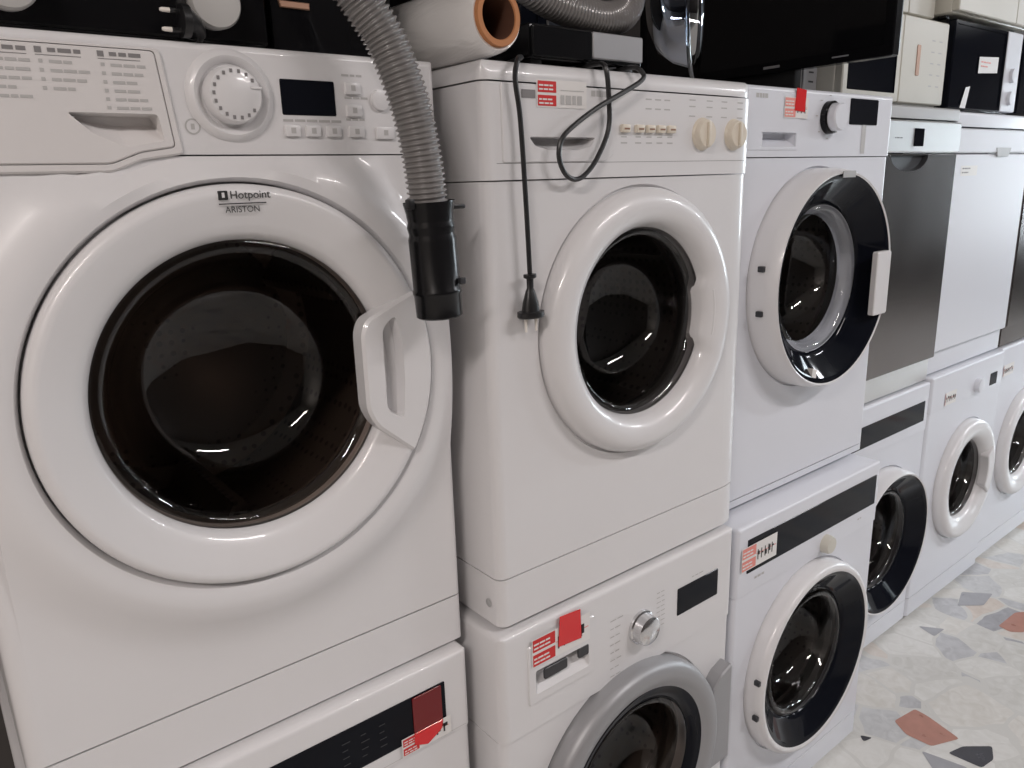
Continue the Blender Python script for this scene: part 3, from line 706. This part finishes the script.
# F2 under F
doorF2 = dict(doorE2); doorF2.update(cx=.30, cz=.43, glass='door_glass', hinges=())
F2, cpF2, drF2 = washer('washing_machine', 'white washing machine cut by the right edge of the photo, lower tier', (3.112, .118, .02), H=.858, hp=.735, pl=.07, rr=.012, m='cool_enamel', mp='cool_enamel', door=doorF2, w=.60)
price_label(cpF2, .03, .13, .745, .79, -.0045, .0, name='paper_label')

# =================================================================== dishwashers on the upper tier
def dishwasher(label, loc, w, H, hk, hp, hl, mb, mdoor, mpan, mkick, mlid, handle='pocket'):
    T = thing('dishwasher', label, 'dishwasher', loc, 0, 'dishwashers on the upper tier')
    d = .56; rr = .006
    b = NB(); prism(b, w, d, rr, 0, hk-.002, front=True); 
    for v in b.verts:
        if v.co.y < .05: v.co.y += .012
    obj('kick_plate', b, mkick, T)
    b = NB(); prism(b, w, d, .004, 0.001, hl-.002)
    front_grid(b, .004, w-.004, .001, hl-.002, .016)
    for v in b.verts: v.co.y = max(v.co.y, .016)
    obj('body', b, mb, T)
    b = NB(); slab(b, rrect(.004, w-.004, hk, hp-.003, .004), -.004, .016, holes=[([(w*.5+.11*math.cos(math.radians(a)), hp-.006+.045*math.sin(math.radians(a))) for a in range(180, 361, 10)], .014, .004)] if handle == 'pocket' else (), ch=.003, pmi=1)
    dr = obj('door', b, [mdoor, 'dark_plastic'], T)
    b = NB(); slab(b, rrect(.004, w-.004, hp, hl-.006, .005), -.010, .016, ch=.004); cp = obj('control_panel', b, mpan, T)
    b = NB(); prism(b, w, d, rr, hl, H, front=True, tb=.008); obj('lid', b, mlid, T)
    for fx in (.05, w-.05):
        for fy in (.06, d-.06):
            b = NB(); bmesh.ops.create_cone(b, cap_ends=True, segments=16, radius1=.02, radius2=.018, depth=.006, matrix=Matrix.Translation((fx, fy, -.003))); obj('foot', b, 'black_plastic', T)
    return T, cp, dr
D, cpD, drD = dishwasher('stainless steel dishwasher on the upper tier, small dark display above a handle recess', (1.910, .110, .874), .600, .821, .075, .699, .788, 'grey_plastic', 'steel', 'steel_light', 'steel_light', 'grey_plastic')
b = NB(); slab(b, rrect(.300, .355, .715, .762, .002), -.0118, -.009, ch=.0006); obj('display', b, 'black_glass', cpD)
b = NB(); words(b, .19, .735, -.0108, 3, .003, rnd=random.Random(1)); pieces('panel_print', b, 'grey_ink', cpD)
E_, cpE, drE = dishwasher('plain white dishwasher between the steel dishwashers on the upper tier', (2.512, .117, .884), .590, .806, .075, .687, .764, 'cool_enamel', 'cool_enamel', 'cool_enamel', 'cool_enamel', 'cool_enamel', None)
b = NB(); slab(b, [(.30, .676), (.385, .676), (.405, .703), (.285, .703)], -.0118, -.006, ch=.0006); obj('handle_recess', b, 'grey_plastic', cpE)
b = NB(); quad(b, .05, .17, .620, .650, -.0046, 0, .0); words(b, .06, .640, -.0050, 4, .004, mi=1, rnd=random.Random(6)); words(b, .06, .628, -.0050, 4, .004, mi=1, rnd=random.Random(7)); obj('paper_label', b, ['paper', 'grey_ink'], drE, smooth=False)
F, cpF, drF = dishwasher('grey steel dishwasher cut by the right edge of the photo, upper tier', (3.110, .117, .884), .600, .806, .075, .687, .764, 'grey_plastic', 'steel', 'steel_light', 'steel', 'grey_plastic')

# =================================================================== microwaves and small ovens on top
def microwave(label, loc, w, d, h, mb, mdoor, mpan, pw, panel_right=True, frame=.02, cat='microwave', name='microwave_oven', handle=False):
    T = thing(name, label, cat, loc, 0, 'microwaves and ovens on top of the machines')
    b = NB(); box(b, 0, w, .012, d, .008, h, .006); obj('body', b, mb, T)
    dx0, dx1 = (0.004, w-pw) if panel_right else (pw, w-.004)
    b = NB(); slab(b, rrect(dx0, dx1-.002, .012, h-.004, .005), -.008, .012, holes=[(rrect(dx0+frame, dx1-frame-.002, .012+frame, h-.004-frame, .004), .003, .0)], ch=.003, pmi=1); dr = obj('door', b, [mdoor, 'black_glass'], T)
    px0, px1 = (w-pw, w-.004) if panel_right else (.004, pw)
    b = NB(); slab(b, rrect(px0, px1, .012, h-.004, .005), -.008, .012, ch=.003); cp = obj('control_panel', b, mpan, T)
    for fx in (.04, w-.04):
        for fy in (.05, d-.05):
            b = NB(); box(b, fx-.012, fx+.012, fy-.012, fy+.012, 0, .010, .002); obj('foot', b, 'black_plastic', T)
    return T, cp, dr
ZD = .874+.821; ZE = .884+.806
m2, cp2, dr2 = microwave('cream microwave with dark glass door standing on the steel dishwasher', (1.905, .16, ZD), .575, .36, .238, 'cream', 'cream', 'cream', .275, frame=.022)
b = NB(); slab(b, rrect(.385, .405, .085, .165, .003), -.0095, -.007, ch=.0006); obj('door_latch', b, 'bronze', cp2)
b = NB()
for i in range(2):
    for j in range(5): quad(b, .47+.045*i, .49+.045*i, .06+.03*j, .063+.03*j, -.0084)
obj('panel_print', b, 'pale_ink', cp2, smooth=False)
m3_, cp3, dr3 = microwave('black microwave with a white paper label on the glass, above the white dishwasher', (2.500, .155, ZE), .520, .36, .260, 'black', 'black_glass', 'cool_enamel', .125, frame=.012)
b = NB(); quad(b, .19, .335, .118, .165, -.0088, 0, .008); words(b, .205, .15, -.0092, 5, .004, mi=1, rnd=random.Random(2)); words(b, .205, .138, -.0092, 4, .004, mi=1, rnd=random.Random(3)); obj('paper_label', b, ['paper', 'pink_print'], dr3, smooth=False)
b = NB(); 
f = b.faces.new([b.verts.new((x, -.0088, z)) for x, z in ((.085, .014), (.125, .014), (.145, .078), (.115, .074))]); obj('paper_strip', b, 'paper', dr3, smooth=False)
b = NB(); lathe(b, [(.022, -.007), (.021, -.018), (0, -.019)], .457, .055, 28); obj('timer_knob', b, 'cool_enamel', cp3)
b = NB(); lathe(b, [(.022, -.007), (.021, -.018), (0, -.019)], .457, .125, 28); obj('timer_knob', b, 'cool_enamel', cp3)
m7, cp7, dr7 = microwave('black oven at the right edge of the photo, on the last steel dishwasher', (3.06, .165, ZE), .50, .34, .255, 'black', 'black_glass', 'black_plastic', .12)
m5, cp5, dr5 = microwave('cream microwave stacked on the cream microwave with dark glass door', (1.890, .195, ZD+.238), .565, .33, .26, 'cream', 'cream', 'cream', .16, frame=.07)
m6, cp6, dr6 = microwave('cream microwave stacked on the black microwave', (2.475, .140, ZE+.262), .575, .36, .27, 'cream', 'cream', 'cream', .15, frame=.075)
# grey appliance half hidden behind the television
T = thing('coffee_machine', 'grey appliance with cream side, half hidden behind the television', 'appliance', (1.824, .215, 1.695))
b = NB(); box(b, 0, .074, 0, .24, .006, .30, .008); obj('body', b, 'grey_plastic', T)
b = NB(); slab(b, rrect(.006, .068, .012, .29, .004), -.004, .002, ch=.002); cp = obj('grey_front', b, 'silver', T)
b = NB()
for k in range(5): quad(b, .028, .050, .03+.022*k, .034+.022*k, -.0045)
obj('vent_slots', b, 'dark_plastic', cp, smooth=False)

# black oven and black box on the near washer
T = thing('oven', 'black oven with two silver knobs on top of the nearest washing machine', 'oven', (-.17, .055, ZA+.864))
b = NB(); box(b, 0, .565, .0, .50, .0095, .42, .006); obj('body', b, 'black', T)
b = NB(); slab(b, rrect(.004, .561, .012, .105, .003), -.006, .001, ch=.002); cp = obj('control_panel', b, 'black', T)
b = NB(); slab(b, rrect(.004, .561, .110, .410, .003), -.010, .001, ch=.002); obj('door', b, 'black_glass', T)
for kx in (.292, .492):
    b = NB(); lathe(b, [(.020, -.004), (.021, -.012), (.0275, -.020), (.0285, -.034), (.0265, -.038), (0, -.039)], kx, .047, 48); kk = obj('knob', b, 'knob_silver', cp)
for fx in (.05, .515):
    for fy in (.05, .45): b = NB(); box(b, fx-.015, fx+.015, fy-.015, fy+.015, 0, .012, .002); obj('foot', b, 'black_plastic', T)
T = thing('speaker', 'black box with a brown highlight streak between the oven and the film roll', 'box', (.402, .060, ZA+.864))
b = NB(); box(b, 0, .170, 0, .40, .0, .30, .004); obj('body', b, 'black', T)
b = NB(); slab(b, [(.012, .058), (.050, .058), (.050, .066), (.010, .066)], -.004, .002, ch=.001); obj('glint', b, 'bronze', T)  # brown reflection streak on the box, laid on as a coloured strip

# loose plug lying on the lid in front of the oven
T = thing('power_plug', 'black two pin plug lying between the oven knobs on the nearest washer', 'plug', (.244, -.002, ZA+.864+.0195))
b = NB(); tube(b, [(.030, 0, 0), (.031, 0, 0), (.038, 0, 0), (.039, 0, 0), (.046, .003, -.001), (.054, .012, -.006), (.056, .018, -.009)], lambda q: .017 if q < .0085 else max(.0055, .013-.0115*(q-.0085)/.022), 20)
bd = obj('plug_body', b, 'black_plastic', T)
for dz in (-.0095, .0095):
    b = NB(); tube(b, [(.010, 0, dz), (.0125, 0, dz), (.020, 0, dz)], lambda s: .0015+.001*min(1, s/.003), 12); obj('pin', b, 'brass', T)
    b = NB(); tube(b, [(.020, 0, dz), (.032, 0, dz)], .0026, 12); obj('pin_sleeve', b, 'black_plastic', T)
b = NB(); tube(b, catmull([(.055, .016, -.008), (.057, .026, -.013), (.058, .04, -.0158), (.058, .08, -.0158), (.058, .2, -.0158)]), .0034, 8); obj('cord', b, 'cable', T)

# roll of stretch film lying across the gap, end facing out
T = thing('film_roll', 'roll of clear stretch film on a cardboard core, lying on the washers', 'roll', (.659, -.062, 1.7370), math.radians(3))
b = NB(); lathe(b, [(.0374, .004), (.0405, .003), (.0435, .010), (.0460, .03), (.0485, .07), (.0498, .13), (.0500, .20), (.0500, .46), (.0470, .48), (.0374, .48)], 0, 0, 64); obj('film', b, 'film', T, ang=60)
b = NB(); lathe(b, [(.0372, .0), (.0372, .485)], 0, 0, 64, 0); lathe(b, [(.0372, .0), (.0362, -.002), (.0290, -.002), (.0280, .0)], 0, 0, 64, 0); lathe(b, [(.0280, .0), (.0280, .45), (0, .45)], 0, 0, 64, 1)
lathe(b, [(.0280, .485), (.0372, .485)], 0, 0, 64, 0); obj('core', b, ['cardboard', 'core_shade'], T, ang=40)

# corrugated vacuum hose
T = thing('vacuum_hose', 'grey corrugated vacuum hose with black end piece hanging between two washers', 'hose', (0, 0, 0))
hp_ = [(.520, -.085, 1.505), (.515, -.085, 1.559), (.506, -.083, 1.612), (.494, -.078, 1.658), (.479, -.072, 1.698), (.458, -.065, 1.732), (.440, -.060, 1.762), (.428, -.050, 1.82), (.440, -.035, 1.89), (.49, -.02, 1.945), (.58, -.01, 1.945), (.66, -.005, 1.87), (.712, -.004, 1.825), (.757, -.004, 1.797), (.80, -.004, 1.782), (.857, -.004, 1.771), (.918, -.002, 1.7680), (.968, .005, 1.785), (.995, .02, 1.825), (1.005, .05, 1.88), (.985, .10, 1.955), (.92, .19, 1.994), (.82, .26, 1.994)]
pts = resample(catmull(hp_, 16), .0008)
def ribs(s, pitch=.0064): 
    ph = (s/pitch) % 1.0
    return .0222+.0032*math.sin(PI*min(1, ph/.74))**.8 if ph < .74 else .0222
b = NB(); tube(b, pts, ribs, 28, cap=False); obj('corrugated_tube', b, 'hose', T, ang=70)
b = NB()
c0 = Vector((.528, -.085, 1.362)); c1 = Vector((.521, -.085, 1.508)); 
prof = [(0, .027), (.002, .030), (.03, .0305), (.032, .0318), (.036, .0318), (.038, .0305), (.10, .0305), (.102, .0290), (.107, .0290), (.109, .0305), (.116, .0305), (.118, .0290), (.123, .0290), (.125, .0300), (.132, .0300), (.134, .0325), (.146, .0325), (.148, .0305)]
P = [c0+(c1-c0)*(s/.148) for s, r in prof]
tbl = prof[:]
def rr_(s):
    for (a, ra), (c_, rb) in zip(tbl[:-1], tbl[1:]):
        if a-1e-6 <= s <= c_+1e-6: return ra if abs(s-a) < abs(s-c_) else rb
    return tbl[-1][1]
tube(b, P, rr_, 40, cap=False); b2_ = None
tube(b, [c0+Vector((0, 0, .004)), c0+Vector((0, 0, .0041))], .027, 40)
obj('end_piece', b, 'black_satin', T, ang=40)
b = NB(); box(b, .541, .549, -.118, -.110, 1.405, 1.413, .001); obj('release_button', b, 'dark_plastic', T)
b = NB(); box(b, .548, .575, -.088, -.080, 1.497, 1.503, .002); obj('clip', b, 'black_plastic', T)
b = NB(); box(b, .483, .492, -.100, -.090, 1.499, 1.512, .002); obj('clip', b, 'black_plastic', T)

# hanging cable with plug
T = thing('hanging_cable', 'straight black power cord with two pin plug hanging down the middle washer', 'cord', (0, 0, 0))
Yc = -.078
b = NB(); tube(b, catmull([(.722, .10, 1.691), (.718, .0, 1.691), (.708, -.045, 1.692), (.680, -.074, 1.685), (.671, Yc, 1.660), (.678, Yc, 1.609), (.684, Yc, 1.503), (.688, Yc, 1.403), (.688, Yc, 1.396)]), .0036, 10); obj('cord', b, 'cable', T)
b = NB(); lathe(b, [(.0, .0), (.010, .0), (.0105, -.002), (.010, -.005), (.0055, -.007), (.0055, -.020), (.0075, -.024), (.0125, -.040), (.014, -.050), (.0145, -.053), (.0215, -.0535), (.022, -.060), (.0205, -.062), (0, -.062)], 0, 0, 32)
for v in b.verts: v.co = Vector((.688+v.co.x, Yc+v.co.z*.75, 1.401+v.co.y))
obj('plug_body', b, 'black_plastic', T, ang=30)
for dx in (-.0095, .0095):
    b = NB(); tube(b, [(.688+dx, Yc, 1.341), (.688+dx, Yc, 1.322), (.688+dx, Yc, 1.3185)], lambda s: .0029 if s < .018 else .0018, 12); obj('pin', b, 'brass', T)
# looped cable
T = tag(obj('looped_cable', (lambda b: (tube(b, catmull([(.855, .06, 1.6905), (.85, -.02, 1.6915), (.846, -.052, 1.692), (.842, -.076, 1.684), (.848, -.077, 1.641), (.847, -.077, 1.599), (.822, -.079, 1.559), (.797, -.080, 1.536), (.776, -.080, 1.529), (.755, -.082, 1.537), (.742, -.084, 1.558), (.744, -.085, 1.580), (.762, -.086, 1.598), (.812, -.086, 1.626), (.862, -.084, 1.647), (.908, -.080, 1.666), (.922, -.078, 1.677), (.918, -.070, 1.688), (.920, -.052, 1.692), (.925, -.02, 1.6915), (.93, .06, 1.6905)], 8), .0037, 10), b)[1])(NB()), 'cable'), 'black cable hanging in a loop over the drawer of the middle washer', 'cable')

# shiny black receiver box, added black microwave and glass bowl on the middle washer
ZBt = ZB+.8385
T = thing('receiver_box', 'flat black box with a grey reflection modelled on its front, on the middle washer', 'box', (.735, -.036, ZBt+.0))
b = NB(); box(b, 0, .232, 0.004, .10, .010, .056, .003); obj('body', b, 'black', T)
b = NB(); slab(b, rrect(.120, .229, .016, .053, .003), -.002, .006, ch=.0015); obj('grey_front', b, 'silver', T)  # grey reflection on the black box, modelled as a silver piece
b = NB(); slab(b, rrect(.003, .118, .012, .053, .003), -.002, .006, ch=.0015); obj('front_cover', b, 'black', T)
for fx in (.02, .21):
    for fy in (.02, .085): b = NB(); box(b, fx-.01, fx+.01, fy-.008, fy+.008, 0, .012, .001); obj('foot', b, 'black_plastic', T)
mb, cpb, drb = microwave('added black microwave darkening the background behind the flat shiny box on the middle washer', (.735, .150, ZBt), .30, .36, .28, 'black', 'black_glass', 'black_plastic', .11, frame=.02)  # added to supply the dark background behind the flat box
T = thing('porthole_glass', 'loose clear glass door bowl standing on edge on the middle washer', 'glass bowl', (1.152, .012, ZBt+.150), math.radians(33))
b = NB(); 
po = [(.150, .0), (.146, -.004), (.132, -.003), (.124, .006), (.114, .035), (.096, .062), (.060, .078), (0, .082)]
pi_ = [(.0, .0775), (.058, .0735), (.092, .058), (.1095, .033), (.120, .008), (.130, .003), (.146, .003), (.150, .0)]
lathe(b, po+pi_, 0, 0, 72); obj('bowl', b, 'clear_glass', T, ang=60)

# television facing left, standing on the third washer
T = thing('television', 'black flat television on a stand, facing left, above the third washer', 'television', (1.757, .32, ZCm+.861), 0)
b = NB(); box(b, 0.004, .055, -.355, .355, .082, .525, .010); obj('back_shell', b, 'black_plastic', T)
b = NB()
out = [(-.365, .076), (.365, .076), (.365, .532), (-.365, .532)]; inn = [(-.343, .100), (.343, .100), (.343, .510), (-.343, .510)]
slab(b, round_poly(out, .006), -.004, .022, holes=[(round_poly(inn, .002), .003, .001)], ch=.002, pmi=1)
for v in b.verts: v.co = Vector((v.co.y, -v.co.x, v.co.z))
bz = obj('bezel', b, ['black', 'screen'], T)
b = NB(); slab(b, rrect(.045, .090, .108-.022, .114-.022, .001), -.0052, -.003, ch=.0003)
for v in b.verts: v.co = Vector((v.co.y, -v.co.x, v.co.z))
obj('logo_badge', b, 'silver', T)
b = NB(); slab(b, rrect(.225, .265, .0885, .0915, .001), -.0052, -.003, ch=.0003)
for v in b.verts: v.co = Vector((v.co.y, -v.co.x, v.co.z))
obj('power_light', b, 'silver', T)
b = NB(); box(b, .018, .048, -.12, .12, .012, .20, .006); obj('neck', b, 'black_plastic', T)
b = NB(); box(b, -.10, .060, -.19, .19, 0, .014, .006); obj('stand_base', b, 'black', T)
